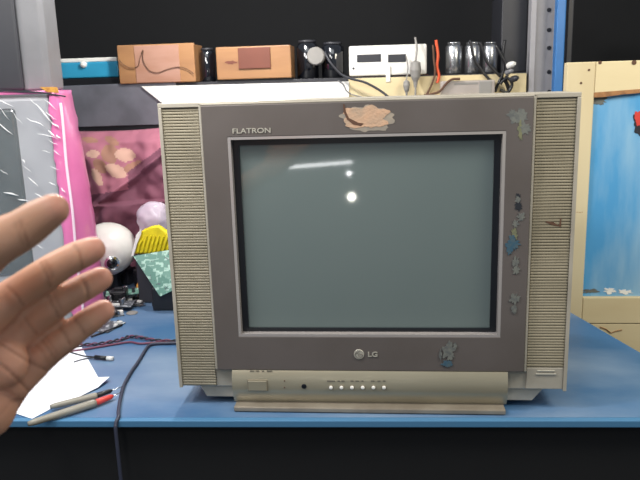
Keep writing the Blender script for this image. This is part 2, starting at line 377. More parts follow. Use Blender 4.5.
for i, (u, v, a, b, c_) in enumerate(((589, 291, 7, 2, 'stk_pale'), (610, 291, 6, 2.4, 'white_sheet'), (625, 292, 7, 2.4, 'white_sheet'), (598, 100, 8, 5, 'stk_pale'))):
    prism('paint_chip', [onp(x, y, .0108+.0001*i) for x, y in blob_outline(u, v, a, b, 30, .8, 40+i, 5)], (0, .0004, 0), M[c_], bp_)
prism('red_mark', [onp(x, y, .0105) for x, y in blob_outline(639, 118, 4, 7, 30, .5, 50, 5)], (0, .0008, 0), M['red'], bp_)
prism('dark_mark', [onp(x, y, .0108) for x, y in blob_outline(639, 122, 6, 11, 30, .5, 51, 5)], (0, .0005, 0), M['wire_dark'], bp_)
for u, v, a in ((589, 70, 1.1), (581, 83, 1.1), (600, 62.5, 1.6), (634, 62.5, 2.2)):
    lathe('nail_head', [(a*.0024, 0), (a*.0024, .0012)], ay(u, v, BY), M['dirt'], pan, Vector((0, -1, 0)), 12)
bm = bmesh.new()
add_tube(bm, [ay(u, v, BY+.0005) for u, v in ((600, 327), (606, 329), (611, 333), (616, 331), (622, 330))], .0012, 6)
fin('crack', bm, M['rawedge'], pan); bm = bmesh.new()
add_tube(bm, [ay(u, v, BY+.0005) for u, v in ((576, 212), (580, 212.5), (583, 212))], .0008, 6)
fin('crack', bm, M['rawedge'], pan)

# grey post and blue bar behind the set, standing on the floor by the shelf end
PY = 1.0
g = thing('steel_post', 'light grey perforated steel post left of the blue bar', 'post', (ay(540, 80, PY).x, PY, FLZ))
xa, xb = ay(529, 75, PY).x, ay(553, 75, PY).x
box('post_web', (xa+.012, PY+.004, FLZ+.001), (xb, PY+.03, 1.3), M['post'], g, .001)
box('post_flange', (xa-.002, PY-.012, FLZ+.001), (xa+.0125, PY+.03, 1.3), M['post'], g, .001)
for v in (10, 30, 48, 72, 92): lathe('post_hole', [(.006, 0), (.006, .001)], ay(549, v, PY+.0035), M['wire_dark'], g, Vector((0, -1, 0)), 14)
xa2, xb2 = ay(553.5, 75, PY-.05).x, ay(562.5, 75, PY-.05).x
tag(box('upright_bar', (xa2, PY-.06, FLZ+.001), (xb2, PY-.03, 1.3), M['blue_bar'], None, .003), 'narrow upright bar painted bright blue, behind the television\'s right corner', 'bar')
xa3 = ay(563.5, 75, PY).x; xb3 = ay(569, 75, PY).x
tag(box('upright_strip', (xa3, PY-.02, FLZ+.001), (xb3, PY+.0, 1.3), M['grey_dk'], None, .002), 'dark upright strip between the blue bar and the cream frame', 'strip')

# ================================================================== BACK SHELF
SY = 1.0
zs = ay(250, 80.5, SY).z            # shelf top
xs0, xs1 = -1.35, ay(526, 80, SY).x
sh = thing('wall_shelf', 'long shelf fixed to the dark back wall, behind the television', 'shelf', (-.4, 1.3, zs-.02))
box('shelf_board', (xs0, SY, zs-.018), (xs1, 1.649, zs), M['grey_dk'], sh, .001)
xq = ay(349, 95, SY).x; xw = ay(140, 90, SY).x
box('front_board', (xq, SY-.007, zs-.16), (xs1, SY-.0005, zs-.003), M['cream_h'], sh, .001)
box('front_board', (xs0, SY+.004, zs-.16), (xq-.001, SY+.02, zs-.0185), M['grey_dk'], sh, .001)
for x in (xs0+.1, -.4, xs1-.1):
    prism('bracket', [(x, SY+.03, zs-.0185), (x, 1.648, zs-.0185), (x, 1.648, zs-.3)], (.02, 0, 0), M['grey_dk'], sh)
# grey sheet on the left of the board
tl, tr, br, bl = ay(66, 86.5, SY), ay(176, 84, SY), ay(176, 124, SY), ay(66, 128, SY)
sheet = tag(prism('metal_sheet', [(bl.x-.3, SY-.006, bl.z), (bl.x-.3, SY-.006, tl.z), (tr.x, SY-.006, tl.z+.004), (tr.x, SY-.006, br.z)], (0, .008, 0), M['grey_sheet'], None, .0015),
            'dull grey metal sheet below the shelf, above the rose cloth bundle', 'metal sheet')
prism('white_front_board', [ay(141, 86.5, SY-.013), ay(349, 81.5, SY-.013), ay(349, 119, SY-.013), ay(182, 119, SY-.013)], (0, .0065, 0), M['white_sheet'], sh, .001)

def on_shelf(u0, u1, vtop, Y, d, name, m, parent=None, w=.003, lift=0.):
    a = ay(u0, 80, Y); b = ay(u1, 80, Y); t = ay((u0+u1)/2, vtop, Y).z
    return box(name, (a.x, Y, zs+.0005+lift), (b.x, Y+d, t), m, parent, w)
# blue box on black board
a = ay(54, 80, 1.02)
ub = tag(on_shelf(50, 119, 78.5, 1.02, .2, 'black_board', M['black'], None, .001), 'thin black board lying under the blue box at the shelf\'s left', 'board')
zt = ay(85, 78.3, 1.03).z
bb = thing('storage_box', 'bright blue plastic box with white lid on the shelf', 'box', (ay(88, 78, 1.1).x, 1.1, zt))
a, b = ay(55.5, 75, 1.03), ay(118.5, 75, 1.03)
zl = ay(88, 62, 1.03).z
box('box_body', (a.x, 1.03, zt+.001), (b.x, 1.2, zl), M['blue_box'], bb, .004)
box('lid', (a.x+.002, 1.032, zl), (b.x-.002, 1.198, zl+.012), M['white_pl'], bb, .003)
c = ay(84, 64.5, 1.03); lathe('latch', [(.010, 0), (.009, .008), (.004, .012)], c, M['white_pl'], bb, Vector((0, -1, 0)), 20)
# wood boards with wires
w1 = thing('wooden_block', 'wide wooden board with loose wire on its face, right of the blue box', 'wooden board', (ay(156, 80, 1.0).x, 1.06, zs), 'wooden boards on the shelf')
a, b = ay(119, 75, .985), ay(195.5, 75, .985); zb = ay(157, 83.0, .985).z; ztp = ay(157, 44, .985).z
zlo = zs+.0006
box('board_face', (a.x, .985, zb), (b.x, 1.0-.0006, ztp), M['wood'], w1, .003)
box('board_body', (a.x+.004, 1.0-.0004, zlo), (b.x-.004, 1.1, ztp-.003), M['wood'], w1, .002)
box('centre_strip', (a.x+.052, .983, zb+.002), (b.x-.045, .986, ztp-.003), M['wood_pink'], w1, .001)
tube('loose_wire', [ay(u, v, .980) for u, v in ((119, 60), (124, 65), (131, 68), (138, 66), (140, 58), (143, 50), (143, 60), (149, 70), (158, 72.5), (168, 69), (178, 67), (187, 69), (194, 74))], .0011, M['dirt'], w1)
w2 = thing('wooden_block', 'smaller tan wooden board with a raised dark strip, standing left of the dark jars', 'wooden board', (ay(254, 80, 1.0).x, 1.06, zs), 'wooden boards on the shelf')
a, b = ay(217, 75, .99), ay(291.5, 75, .99); zb = ay(254, 78.8, .99).z; ztp = ay(254, 46, .99).z
box('board_body', (a.x, .99, max(zb, zlo)), (b.x, 1.08, ztp), M['wood'], w2, .003)
a2, b2 = ay(239, 75, .985), ay(271, 75, .985)
box('centre_strip', (a2.x, .985, ay(254, 68.5, .985).z), (b2.x, .9895, ztp-.004), M['wood_red'], w2, .001)
prism('scuff', [ay(x, y, .989) for x, y in blob_outline(231, 62.5, 6, 1.6, 24, .6, 60, 4)], (0, .0008, 0), M['wood_red'], w2)
# jars
def jar(u0, u1, vtop, Y, m, label, grp, name='jar', lidm=None):
    a, b = ay(u0, 75, Y), ay(u1, 75, Y); r = (b.x-a.x)/2; cx = (a.x+b.x)/2; h = ay((u0+u1)/2, vtop, Y).z - zs
    t = thing(name, label, name.split('_')[-1], (cx, Y+r, zs), grp)
    lathe('jar_body', [(r*.9, .0006), (r, .004), (r, h*.86), (r*.8, h*.93), (r*.72, h*.94)], (cx, Y+r, zs), m, t)
    lathe('lid', [(r*.8, h*.94), (r*.8, h), (r*.74, h*1.01)], (cx, Y+r, zs), lidm or M['grey_dk'], t)
    for q in t.children: q.data.shade_smooth()
    return t
jar(199, 214, 48, 1.03, M['jar'], 'narrow dark glass jar between the two wooden boards', 'dark glass jars on the shelf')
jar(296, 318, 40, 1.05, M['jar'], 'dark glass jar directly right of the smaller wooden board', 'dark glass jars on the shelf')
jar(321, 344, 42, 1.05, M['jar'], 'dark glass jar next to the white switchboard', 'dark glass jars on the shelf')
c = ay(315.5, 56, 1.01)
hb = tag(lathe('round_tin', [(.023, 0), (.026, .004), (.026, .03), (.023, .034)], (c.x, 1.045, c.z), M['grey_pl'], None, Vector((0, -1, 0)), 30),
         'round taupe tin resting against the two dark jars', 'tin')
# switchboard
sb = thing('switchboard', 'white electrical switchboard with dark slots on a red-brown wooden base', 'switchboard', (ay(388, 80, 1.05).x, 1.05, zs))
a, b = ay(350, 75, 1.0), ay(427, 75, 1.0)
box('wooden_base', (a.x, 1.01, zs+.0006), (b.x+.004, 1.1, ay(388, 75.5, 1.01).z), M['wood_red'], sb, .002)
zc = ay(388, 75.3, 1.0).z; zt2 = ay(388, 45, 1.0).z
box('cover', (a.x-.002, .996, zc), (b.x-.001, 1.09, zt2), M['white_pl'], sb, .005)
for u0, u1 in ((357, 381), (388, 406)):
    q0, q1 = ay(u0, 62.5, .996), ay(u1, 54, .996)
    s_ = box('socket_slot', (q0.x, .9945, q0.z), (q1.x, .997, q1.z), M['grey_dk'], sb, .001)
c = ay(353.5, 68.5, .996); lathe('screw', [(.0035, 0), (.003, .0015)], c, M['wire_dark'], sb, Vector((0, -1, 0)), 14)
bm = bmesh.new(); q = ay(388, 70, .993); add_box(bm, (q.x-.006, .990, ay(388, 82, .99).z), (q.x+.0065, .996, q.z+.012), .001); fin('clip', bm, M['white_pl'], sb)
# cords over the shelf front
tag(tube('loose_cable', [ay(u, v, Y) for u, v, Y in ((325, 52, .985), (330, 62, .97), (341, 74, .965), (352, 79, .96), (364, 82, .955), (376, 88, .95), (386, 95, .94), (392, 102, .93))], .0035, M['grey_dk']),
    'dark cord hanging diagonally from the jars across the cream board', 'cord')
tag(tube('thin_wire', [ay(u, v, .984) for u, v in ((338, 80.5), (343, 84), (346, 90), (352, 94.5), (360, 96.5), (366, 99), (370, 106))], .0018, M['grey_mid']),
    'short thin wire curling on the white board below the dark jars', 'wire')
def plug(u, v0, v1, k, label):
    t = thing('hanging_plug', label, 'plug', ay(u, v0, .965), 'plugs hanging from the shelf')
    P = lambda v: ay(u, v, .965)
    lathe('plug_body', [(.004*k, 0), (.011*k, -.004), (.013*k, -.02*k), (.010*k, -.036*k), (.005*k, -.046*k), (.0035*k, -.058*k)], P(v0), M['grey_pl'], t, Vector((0, 0, 1)), 20)
    tube('cord', [P(v0+17*k), P(v0+19*k+3), P(v1)], .0022*k, M['grey_pl'], t)
    tube('cord', [P(v0)+Vector((0, .001, 0)), P(v0-12)+Vector((.004, .01, 0)), P(v0-24)+Vector((.0, .02, 0))], .0025*k, M['grey_pl'], t)
plug(415.5, 61, 99, 1.25, 'larger grey plug hanging beside the switchboard\'s right end')
plug(406.5, 80, 99, .75, 'small grey plug hanging below the white switchboard')
bm = bmesh.new()
tag(tube('orange_wire', [ay(u, v, .985) for u, v in ((436, 40), (438, 55), (437, 66), (439, 76), (437, 83))], .0042, M['orange']), 'short orange-red wire hanging right of the switchboard', 'wire')
tag(tube('loose_cable', [ay(u, v, .98) for u, v in ((433, 45), (434, 60), (435, 74), (431, 86), (425, 98), (422, 106))], .003, M['dirt']), 'brown cord hanging left beside the orange-red wire', 'cord')
# adapter box on a small ledge
ly = .93
zlg = ay(465, 96.5, ly).z
lg = tag(box('ledge_plank', (ay(428, 96, ly).x, ly-.01, zlg-.02), (ay(512, 96, ly).x, SY+.0025, zlg), M['cream_h'], None, .002), 'narrow cream ledge in front of the shelf, carrying the taupe adapter', 'ledge')
adp = thing('power_adapter', 'taupe box-shaped power adapter with a dark lead, behind the television top', 'adapter', (ay(465, 96, ly).x, ly+.03, zlg))
a, b = ay(441, 90, ly), ay(495, 90, ly)
box('adapter_body', (a.x, ly, zlg+.0006), (b.x, ly+.05, ay(468, 80.5, ly).z), M['adapter'], adp, .004)
a, b = ay(479, 90, ly-.002), ay(492, 90, ly-.002)
box('end_cap', (a.x, ly-.0015, zlg+.002), (b.x, ly+.051, ay(486, 81, ly).z), M['grey_pl'], adp, .002)
a, b = ay(454, 84, ly), ay(478, 84, ly)
box('label_strip', (a.x, ly-.001, ay(466, 84.5, ly).z), (b.x, ly+.002, ay(466, 82.5, ly).z), M['grey_pl'], adp, .0005)
tube('lead', [ay(u, v, ly-.006) for u, v in ((460, 79), (452, 79.5), (446, 84), (440, 91), (432, 94), (424, 95.5))], .0035, M['dirt'], adp)
# canisters
for i, (u0, u1) in enumerate(((446, 463), (465, 481), (483, 498))):
    jar(u0, u1, 42, 1.02, M['steel'], ['steel canister nearest the orange-red wire', 'middle one of the three steel canisters on the shelf', 'steel canister nearest the grey post'][i], 'steel canisters on the shelf', 'steel_canister', M['steel'])
pa, pb = ay(499, 70, 1.06).x, ay(526, 70, 1.06).x
tag(box('dark_crate', (pa+.004, 1.06, zs+.0006), (pb, 1.25, zs+.22), M['grey_dk'], None, .003), 'dark crate at the right end of the shelf behind black cables', 'crate')
cab = [[(470, 40), (474, 58), (480, 68), (487, 77), (492, 82)], [(480, 42), (486, 60), (494, 70), (501, 77), (506, 83), (509, 92)],
       [(505, 40), (503, 55), (504, 66), (502, 76), (498, 84), (495, 92)], [(496, 46), (505, 62), (509, 70), (506, 80), (511, 90)], [(500, 84), (507, 78), (512, 84), (508, 92), (500, 90)]]
labs = ['black cable slanting across the steel canisters, leftmost', 'black cable slanting from the canisters down to the crate', 'black cable dropping straight past the dark crate',
        'black cable curving in front of the dark crate', 'black cable looped low beside the adapter']
for c_, l_ in zip(cab, labs):
    tag(tube('black_cable', [ay(u, v, .985-.008*cab.index(c_)) for u, v in c_], .0042, M['black']), l_, 'cable', 'black cables at the shelf end')
for i, (u, v, r) in enumerate(((508, 66, 3.2), (511, 80, 3.2), (506, 73, 2.4))):
    c = ay(u, v, .94)
    tag(lathe('cable_plug', [(r*.0024, 0), (r*.0028, .006), (r*.0026, .018), (r*.0015, .026)], c, [M['white_pl'], M['grey_dk'], M['grey_mid']][i], None, Vector((.7, -1, .3)), 16),
        ['white plug end among the black cables', 'dark plug end low among the black cables', 'grey plug end between the two other plug ends'][i], 'plug')

# ================================================================== LEFT: WRAPPED TELEVISION
LY = .42
wt = thing('wrapped_television', 'television wrapped in clear film and pink plastic, on the bench at left', 'television', (ay(0, 290, LY).x, LY+.1, 0))
A_ = ay(57, 92, LY); B_ = ay(78, 280, LY)
xr = (ay(58, 100, LY).x*.55 + ay(74, 240, LY).x*.45); ztl = ay(40, 93, LY).z; xl2 = xr - .56
zbt = .0
box('case', (xl2, LY+.006, zbt+.004), (xr-.018, LY+.19, ztl-.006), M['case_l'], wt, .01, 3)
# dark picture tube in its surround
s0 = ay(24, 112, LY+.004); s1 = ay(34, 260, LY+.004); zsb = ay(30, 272, LY+.004).z
xsr = (s0.x+s1.x)/2
box('picture_tube', (xl2+.09, LY+.0, zsb), (xsr, LY+.02, ay(10, 108, LY).z), M['scr_l'], wt, .008, 3)
# pink wrap: border strips round the front, side panel, top
bm = bmesh.new()
wv = [ay(59, 91, LY-.004), ay(66, 92, LY-.004)]
strip = []
zz0, zz1 = zbt+.002, ztl+.004
n = 40
for k in range(n+1):
    z = zz0 + (zz1-zz0)*k/n; strip.append(z)
def fl(z): return .026-.040*(z/ztl)**3
def wavy(z, s=0): return .004*noise.noise(Vector((z*40, s, 0)))
vs = [[bm.verts.new((xr-.020+wavy(z, 1)*1.8, LY-.002, z)), bm.verts.new((xr-.008, LY-.006+wavy(z, 5)*.4, z)), bm.verts.new((xr+.003, LY-.001, z)),
       bm.verts.new((xr+.012+.5*wavy(z, 2)+fl(z), LY+.05, z)), bm.verts.new((xr+.012+wavy(z, 3)+fl(z), LY+.10, z)), bm.verts.new((xr+.008+wavy(z, 4)+fl(z)*.6, LY+.16, z)), bm.verts.new((xr-.012+fl(z)*.3, LY+.215, z))] for z in strip]
for k in range(n):
    for j in range(6): bm.faces.new((vs[k][j], vs[k][j+1], vs[k+1][j+1], vs[k+1][j]))
r2 = bmesh.ops.extrude_face_region(bm, geom=bm.faces[:])
for v in [e for e in r2['geom'] if isinstance(e, bmesh.types.BMVert)]: v.co.x -= .0015; v.co.y += .0015
side = fin('pink_side_wrap', bm, M['pink'], wt, True)
box('pink_top_wrap', (xl2-.004, LY-.004, ztl-.002), (xr-.004, LY+.19, ztl+.005), M['pink'], wt, .002)
prism('top_seam', [ay(-60, 86, LY-.008), ay(40, 91.5, LY-.008), ay(64, 96, LY-.008), ay(64, 97.2, LY-.008), ay(40, 93.2, LY-.008), ay(-60, 88, LY-.008)], (0, .004, 0), M['wire_dark'], wt)
prism('orange_patch', [ay(40, 87, LY-.0065), ay(56, 87, LY-.0065), ay(58, 93, LY-.0065), ay(47, 92, LY-.0065)], (0, .003, 0), M['toroid'], wt)
bm = bmesh.new()
add_tube(bm, [Vector((xr+.0035+.001*math.sin(z*30), LY-.002, z)) for z in strip[:-2]], .0032, 8)
fin('pale_fold', bm, M['pink_white'], wt, True)
# film with creases
bm = bmesh.new(); nx, nz = 70, 60; gv = []
for j in range(nz+1):
    z = zbt+.01 + (ztl-zbt-.012)*j/nz
    gv.append([bm.verts.new((xl2+.01+(xr-.02-xl2-.01)*i/nx, LY-.010+.006*noise.fractal(Vector((i*.13+j*.08, j*.05-i*.04, 3)), 1, 2, 3), z)) for i in range(nx+1)])
for j in range(nz):
    for i in range(nx): bm.faces.new((gv[j][i], gv[j][i+1], gv[j+1][i+1], gv[j+1][i]))
film = fin('clear_film', bm, M['film'], wt, True)
random.seed(11)
spots = [(3, 107, 9, 12), (14, 110, 10, 14), (2, 122, 14, 12), (30, 98, 14, 14), (36, 104, 16, 20), (45, 112, 10, 8), (44, 100, 12, 10), (28, 118, 16, 8), (38, 133, 20, 6), (50, 122, 8, 6), (48, 140, 9, 5), (52, 150, 7, 6), (42, 150, 8, 3), (50, 166, 8, 4),
         (24, 163, 9, 8), (36, 192, 12, 8), (8, 190, 14, 4), (20, 197, 10, 3), (4, 168, 8, 5), (24, 158, 3, 5), (56, 205, 6, 4), (49, 182, 6, 3), (37, 243, 8, 4), (14, 253, 4, 2), (60, 188, 4, 5), (0, 218, 8, 6), (30, 176, 9, 10), (47, 130, 7, 7), (55, 135, 4, 4), (2, 100, 14, 6)]
for (u, v, du, dv) in spots:
    pts = []
    for k in range(5):
        t = k/4; pts.append(ay(u+du*t+random.uniform(-.6, .6), v+dv*t+random.uniform(-.6, .6), LY-.014))
    w = random.uniform(.0005, .0017)
    bm = bmesh.new(); add_tube(bm, pts, [w*.3, w, w*1.3, w*.8, w*.2], 6); fin('film_crease_glint', bm, M['crease_glint'], film, True)
piv = Vector((xr, LY, 0)); TH = math.radians(14)
def turn(t):
    t.location = piv + Matrix.Rotation(TH, 3, 'Z') @ (t.location-piv); t.rotation_euler.z = TH
turn(wt)
# dark monitor standing on top
mo = thing('dark_monitor', 'dark monitor with a mid-grey rounded side, standing on the wrapped television', 'monitor', (ay(0, 80, LY+.1).x, LY+.15, ztl+.006))
a = ay(29, 80, LY+.03); b = ay(54, 80, LY+.03); b_ = ay(53, 80, LY+.05)
box('screen_front', (a.x-.40, LY+.015, ztl+.0065), (a.x+.004, LY+.04, ztl+.30), M['grey_dk'], mo, .006, 3)
bm = bmesh.new()
pr = [(a.x-.0, LY+.028), (a.x+.012, LY+.024), (b.x-.010, LY+.03), (b.x, LY+.045), (b.x-.004, LY+.2), (a.x-.36, LY+.2), (a.x-.38, LY+.045)]
add_prism(bm, [(x, y, ztl+.0068) for x, y in pr], Vector((0, 0, .28)), .004)
fin('monitor_body', bm, M['grey_mid'], mo)
turn(mo)

# ---- rose cloth bundle with leaf print
cb = thing('cloth_bundle', 'bundle draped in dusty rose cloth with pale leaf print, behind the white dome', 'cloth', (ay(125, 260, .85).x, .88, 0))
nx, nz = 110, 110
u0_, u1_, v0_, v1_ = 60, 190, 128, 290
def inell(u, v, cu, cv, a, b, t):
    dx, dy = u-cu, v-cv; X_ = dx*math.cos(t)+dy*math.sin(t); Y_ = -dx*math.sin(t)+dy*math.cos(t)
    return (abs(X_)/a)**1.6 + (abs(Y_)/b)**1.6 < 1
leaves = [(125, 155, 11, 7, .1, 1), (116, 171, 12, 6.5, .45, 1), (93, 154, 7, 4, .0, 1), (97, 177, 10, 4.5, 1.1, 1), (110, 154, 10, 9, 1.2, 2), (100, 166, 9, 6, .9, 2), (131, 167, 12, 4, -.5, 2), (112, 141, 8, 4, .5, 2),
          (150, 182, 8, 4, -.4, 1), (90, 140, 8, 3.5, 0.2, 2)]
bm = bmesh.new(); gv = []
a0 = ay(u0_, 200, .80).x; a1 = ay(u1_, 200, .80).x; ztb = ay(125, 134, .80).z
def top_edge(s): return ztb*(1-.02*math.sin(s*3)) + .018*s
for j in range(nz+1):
    t = j/nz; row = []
    for i in range(nx+1):
        s = i/nx; x = a0+(a1-a0)*s; z = .003 + (top_edge(s)-.003)*t
        Y = .825 + .07*(t**3) + .06*max(0, t-.93)/.07*.7
        fold = abs(((s*1.1+t*.9) % 1.0)-.5)
        Y += .03*noise.fractal(Vector((s*3.2+t*1.5, t*3.0-s*1.2, 1.7)), 1, 2, 3) - .028*max(0, 1-abs(s*.62+.05-(t-.30)*1.0)/.05)*(1 if t > .25 else .4)
        if t < .52: Y += .02*math.sin((s*2.2-t*3)*PI) - .02
        row.append(bm.verts.new((x, Y, z)))
    gv.append(row)
for j in range(nz):
    for i in range(nx):
        f = bm.faces.new((gv[j][i], gv[j][i+1], gv[j+1][i+1], gv[j+1][i]))
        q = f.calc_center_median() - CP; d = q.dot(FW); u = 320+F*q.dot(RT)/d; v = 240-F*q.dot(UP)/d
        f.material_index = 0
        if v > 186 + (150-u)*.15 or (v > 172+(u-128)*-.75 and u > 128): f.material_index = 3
        else:
            for L in leaves:
                if inell(u, v, *L[:5]): f.material_index = L[5]; break
# close it into a solid bundle
e = [x for x in bm.edges if x.is_boundary]
r3 = bmesh.ops.extrude_edge_only(bm, edges=e)
nv = [x for x in r3['geom'] if isinstance(x, bmesh.types.BMVert)]
for v in nv: v.co.y = .985
bmesh.ops.contextual_create(bm, geom=[x for x in r3['geom'] if isinstance(x, bmesh.types.BMEdge) and x.is_boundary])
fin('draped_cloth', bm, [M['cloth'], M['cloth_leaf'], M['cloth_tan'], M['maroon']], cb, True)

# ---- white dome with lens
wd = thing('dome_camera', 'round white plastic dome with a chrome-ringed lens, beside the pink wrap', 'dome', az(112, 279))
c = ay(107, 249, .705); R0 = .077
ax = (CP-c).normalized()*.75 + Vector((.35, 0, -.3)); ax.normalize()
bm = bmesh.new(); prof = [(R0*math.cos(t)*1.02, R0*math.sin(t)*.9) for t in [-1.25+(PI/2+1.25)*k/16 for k in range(17)]]
add_lathe(bm, prof, c, Vector((-.12, -.35, 1)).normalized(), 40); fin('dome_shell', bm, M['white_pl'], wd, True)
lc = ay(112, 261, .66); q = (lc-c); 
ln = Vector((.1, -1, -.25)).normalized(); rd = ray(111.5, 262).normalized(); oc = CP-c; bb = oc.dot(rd); lc = CP + rd*(-bb-math.sqrt(max(0, bb*bb-oc.dot(oc)+(R0*.93)**2)))
ln = ((lc-c).normalized()+(CP-lc).normalized()*.6).normalized()
lathe('lens_collar', [(.028, -.016), (.027, .0), (.021, .006)], lc, M['white_pl'], wd, ln)
lathe('lens_ring', [(.019, .0), (.019, .010), (.014, .013), (.014, .011)], lc, M['chrome'], wd, ln)
lathe('lens', [(.0135, .0), (.0135, .0118), (.008, .0155), (.001, .017)], lc, M['jar'], wd, ln)
lathe('mount', [(.02, -.078), (.03, -.07), (.035, -.055)], c, M['grey_dk'], wd, Vector((-.12, -.35, 1)).normalized())
lathe('foot', [(.03, 0), (.03, max(.01, c.z-.045))], (c.x, c.y, 0), M['black'], wd)
c2 = ay(154, 218, .72)
bm = bmesh.new(); bmesh.ops.create_icosphere(bm, subdivisions=4, radius=1)
for v in bm.verts:
    k = 1+.10*noise.fractal(v.co*1.6, 1, 2, 3); v.co = Vector((v.co.x*.045*k, v.co.y*.04*k, v.co.z*.045*k)) + c2
    if v.co.z < c2.z-.02: v.co.z = v.co.z-.03
tag(fin('plastic_bag', bm, M['bag'], None, True), 'milky plastic bag bulging behind the yellow net', 'bag')
ps = box('parcel', (c2.x-.05, c2.y-.035, .001), (c2.x+.06, c2.y+.035, c2.z-.072), M['maroon'], None, .008)
tag(ps, 'maroon cloth-covered parcel standing under the milky bag', 'parcel')

# ---- black box, green board, yellow net, white card
k0 = az(152, 311); bx = k0.x
blk = thing('transformer', 'black transformer block on the bench, tucked under the green circuit board', 'transformer', (bx+.04, k0.y+.04, 0))
hb_ = ay(152, 288, k0.y).z
box('core', (bx+.002, k0.y, .001), (bx+.078, k0.y+.06, hb_), M['black'], blk, .003)
box('lamination', (bx-.003, k0.y+.012, .008), (bx+.083, k0.y+.048, hb_-.008), M['grey_dk'], blk, .001)
pb_ = thing('circuit_board', 'tilted green circuit board with pale solder traces, beside the television', 'circuit board', (bx+.03, k0.y-.01, hb_))
yb = k0.y-.012; yt = k0.y+.05
P4 = [ay(133, 256, yt), ay(180, 248, yt), ay(180, 287, yb), ay(160, 296.5, yb)]
nrm = (P4[1]-P4[0]).cross(P4[3]-P4[0]).normalized()
if nrm.y < 0: nrm = -nrm
prism('board', P4, nrm*.002, M['pcb'], pb_, .0003)
bm = bmesh.new(); random.seed(3)
def bl(s, t): return (P4[0]*(1-s)+P4[1]*s)*(1-t) + (P4[3]*(1-s)+P4[2]*s)*t
for k in range(46):
    s, t = random.random()*.8+.1, random.random()*.84+.08; q = bl(s, t)-nrm*.0006; q2 = bl(min(.95, s+random.uniform(-.14, .14)), min(.95, t+random.choice((0, 0, .12))))-nrm*.0006
    if (q-q2).length > .003: add_tube(bm, [q, q2], .0008, 5)
fin('solder_trace', bm, M['steel'], pb_)
yl = thing('foam_net', 'bright yellow ribbed foam net above the green circuit board', 'foam net', (ay(150, 250, yt).x, yt+.02, .0))
Yn = yt+.012
bm = bmesh.new()
out = [(131, 254), (138, 240), (141, 231), (150, 227), (158, 226), (166, 232), (178, 236), (180, 250), (168, 252), (150, 254)]
add_prism(bm, [ay(u, v, Yn) for u, v in out], Vector((0, .02, 0)), .004)
for k in range(11):
    u = 134+k*4.2; add_tube(bm, [ay(u, 252-k*.2, Yn-.002), ay(u+1.5, 244, Yn-.004), ay(u+4, 236 if k > 1 else 240, Yn-.002)], .0030, 8)
fin('net', bm, M['yellow'], yl)
lt = [ay(131, 254, Yn), ay(180, 250, Yn)]
box('tray', (lt[0].x+.01, Yn+.0, .002), (lt[1].x, Yn+.022, lt[0].z-.002), M['grey_dk'], yl, .002)
wc = tag(prism('white_card', [ay(131, 257, Yn-.008), ay(136, 235, Yn-.008), ay(141, 229, Yn-.008), ay(141, 234, Yn-.008), ay(137, 244, Yn-.008), ay(133.5, 256, Yn-.008)], (0, .003, 0), M['white_pl'], None, .0008),
         'narrow white plastic piece standing at the yellow net\'s left edge', 'plastic piece')

# ---- heap of salvaged parts on the bench
def flat_board(u, v, w, d, rz, m, name, label, comps=8, h=.0, seed=0):
    c = az(u, v, h); t = thing(name, label, 'circuit board', (c.x, c.y, h), 'salvaged circuit boards', rz)
    Mx = Matrix.Translation(c) @ Matrix.Rotation(rz, 4, 'Z')
    def B(a, b, w_=.0005):
        bm = bmesh.new(); add_box(bm, a, b, w_); bm.transform(Mx); return bm
    fin('board', B((-w/2, -d/2, .001), (w/2, d/2, .003)), m, t)
    random.seed(seed)
    for k in range(comps):
        x, y = random.uniform(-w*.42, w*.42), random.uniform(-d*.4, d*.4); s = random.uniform(.003, .008)
        if k % 3 == 0: 
            bm = bmesh.new(); add_lathe(bm, [(s*.7, 0), (s*.7, s*2), (s*.6, s*2.1)], (x, y, .003), seg=14); bm.transform(Mx)
            fin('capacitor', bm, [M['grey_dk'], M['steel'], M['toroid']][k % 3 if k % 2 else 1], t)
        else: fin('chip', B((x-s, y-s*.7, .003), (x+s, y+s*.7, .003+s*.8), .0004), [M['black'], M['steel'], M['white_pl']][(k*7) % 3], t)
    return t
flat_board(121, 300, .13, .09, .2, M['pcb2'], 'circuit_board', 'grey circuit board crowded with small parts, behind the smallest finger\'s tip', 14, 0, 1)
flat_board(95, 326, .12, .07, -.25, M['pcb2'], 'circuit_board', 'grey circuit board showing past the lower edge of the smallest finger', 12, 0, 2)
flat_board(62, 332, .13, .07, .35, M['pcb'], 'circuit_board', 'green circuit board half hidden behind the hand', 10, 0, 3)
flat_board(113, 316, .05, .03, .5, M['pcb2'], 'circuit_board', 'small dark circuit board nearest the black stick', 8, 0, 4)
flat_board(133, 301, .07, .045, -.3, M['pcb2'], 'circuit_board', 'small grey circuit board lying directly left of the black transformer', 9, .0, 8)
flat_board(113, 305, .10, .05, .1, M['pcb2'], 'circuit_board', 'grey circuit board behind the smallest finger, stacked on another board', 14, .012, 6)
flat_board(124, 293, .09, .05, .35, M['pcb'], 'circuit_board', 'green circuit board lying on the heap behind the grey boards', 10, .018, 7)
def chunk(u, v, w, d, h, rz, m, label, z=0, nm='scrap_part'):
    c = az(u, v, z); bm = bmesh.new(); add_box(bm, (-w/2, -d/2, .001), (w/2, d/2, h), .003)
    add_box(bm, (-w/2+.008, -d/2-.002, .004), (w/2-.008, d/2+.002, h-.005), .001); add_box(bm, (-w/4, -d/4, h-.001), (w/4, d/4, h+.006), .001)
    for k in range(5): add_box(bm, (-w/2+w*(k+.3)/5, -d/2-.004, .006), (-w/2+w*(k+.5)/5, -d/2, h*.8))
    bm.transform(Matrix.Translation(c) @ Matrix.Rotation(rz, 4, 'Z'))
    return tag(fin(nm, bm, m), label, 'electronic part', 'salvaged black parts')
chunk(120, 303, .04, .035, .035, .2, M['black'], 'black ribbed part left of the black transformer block')
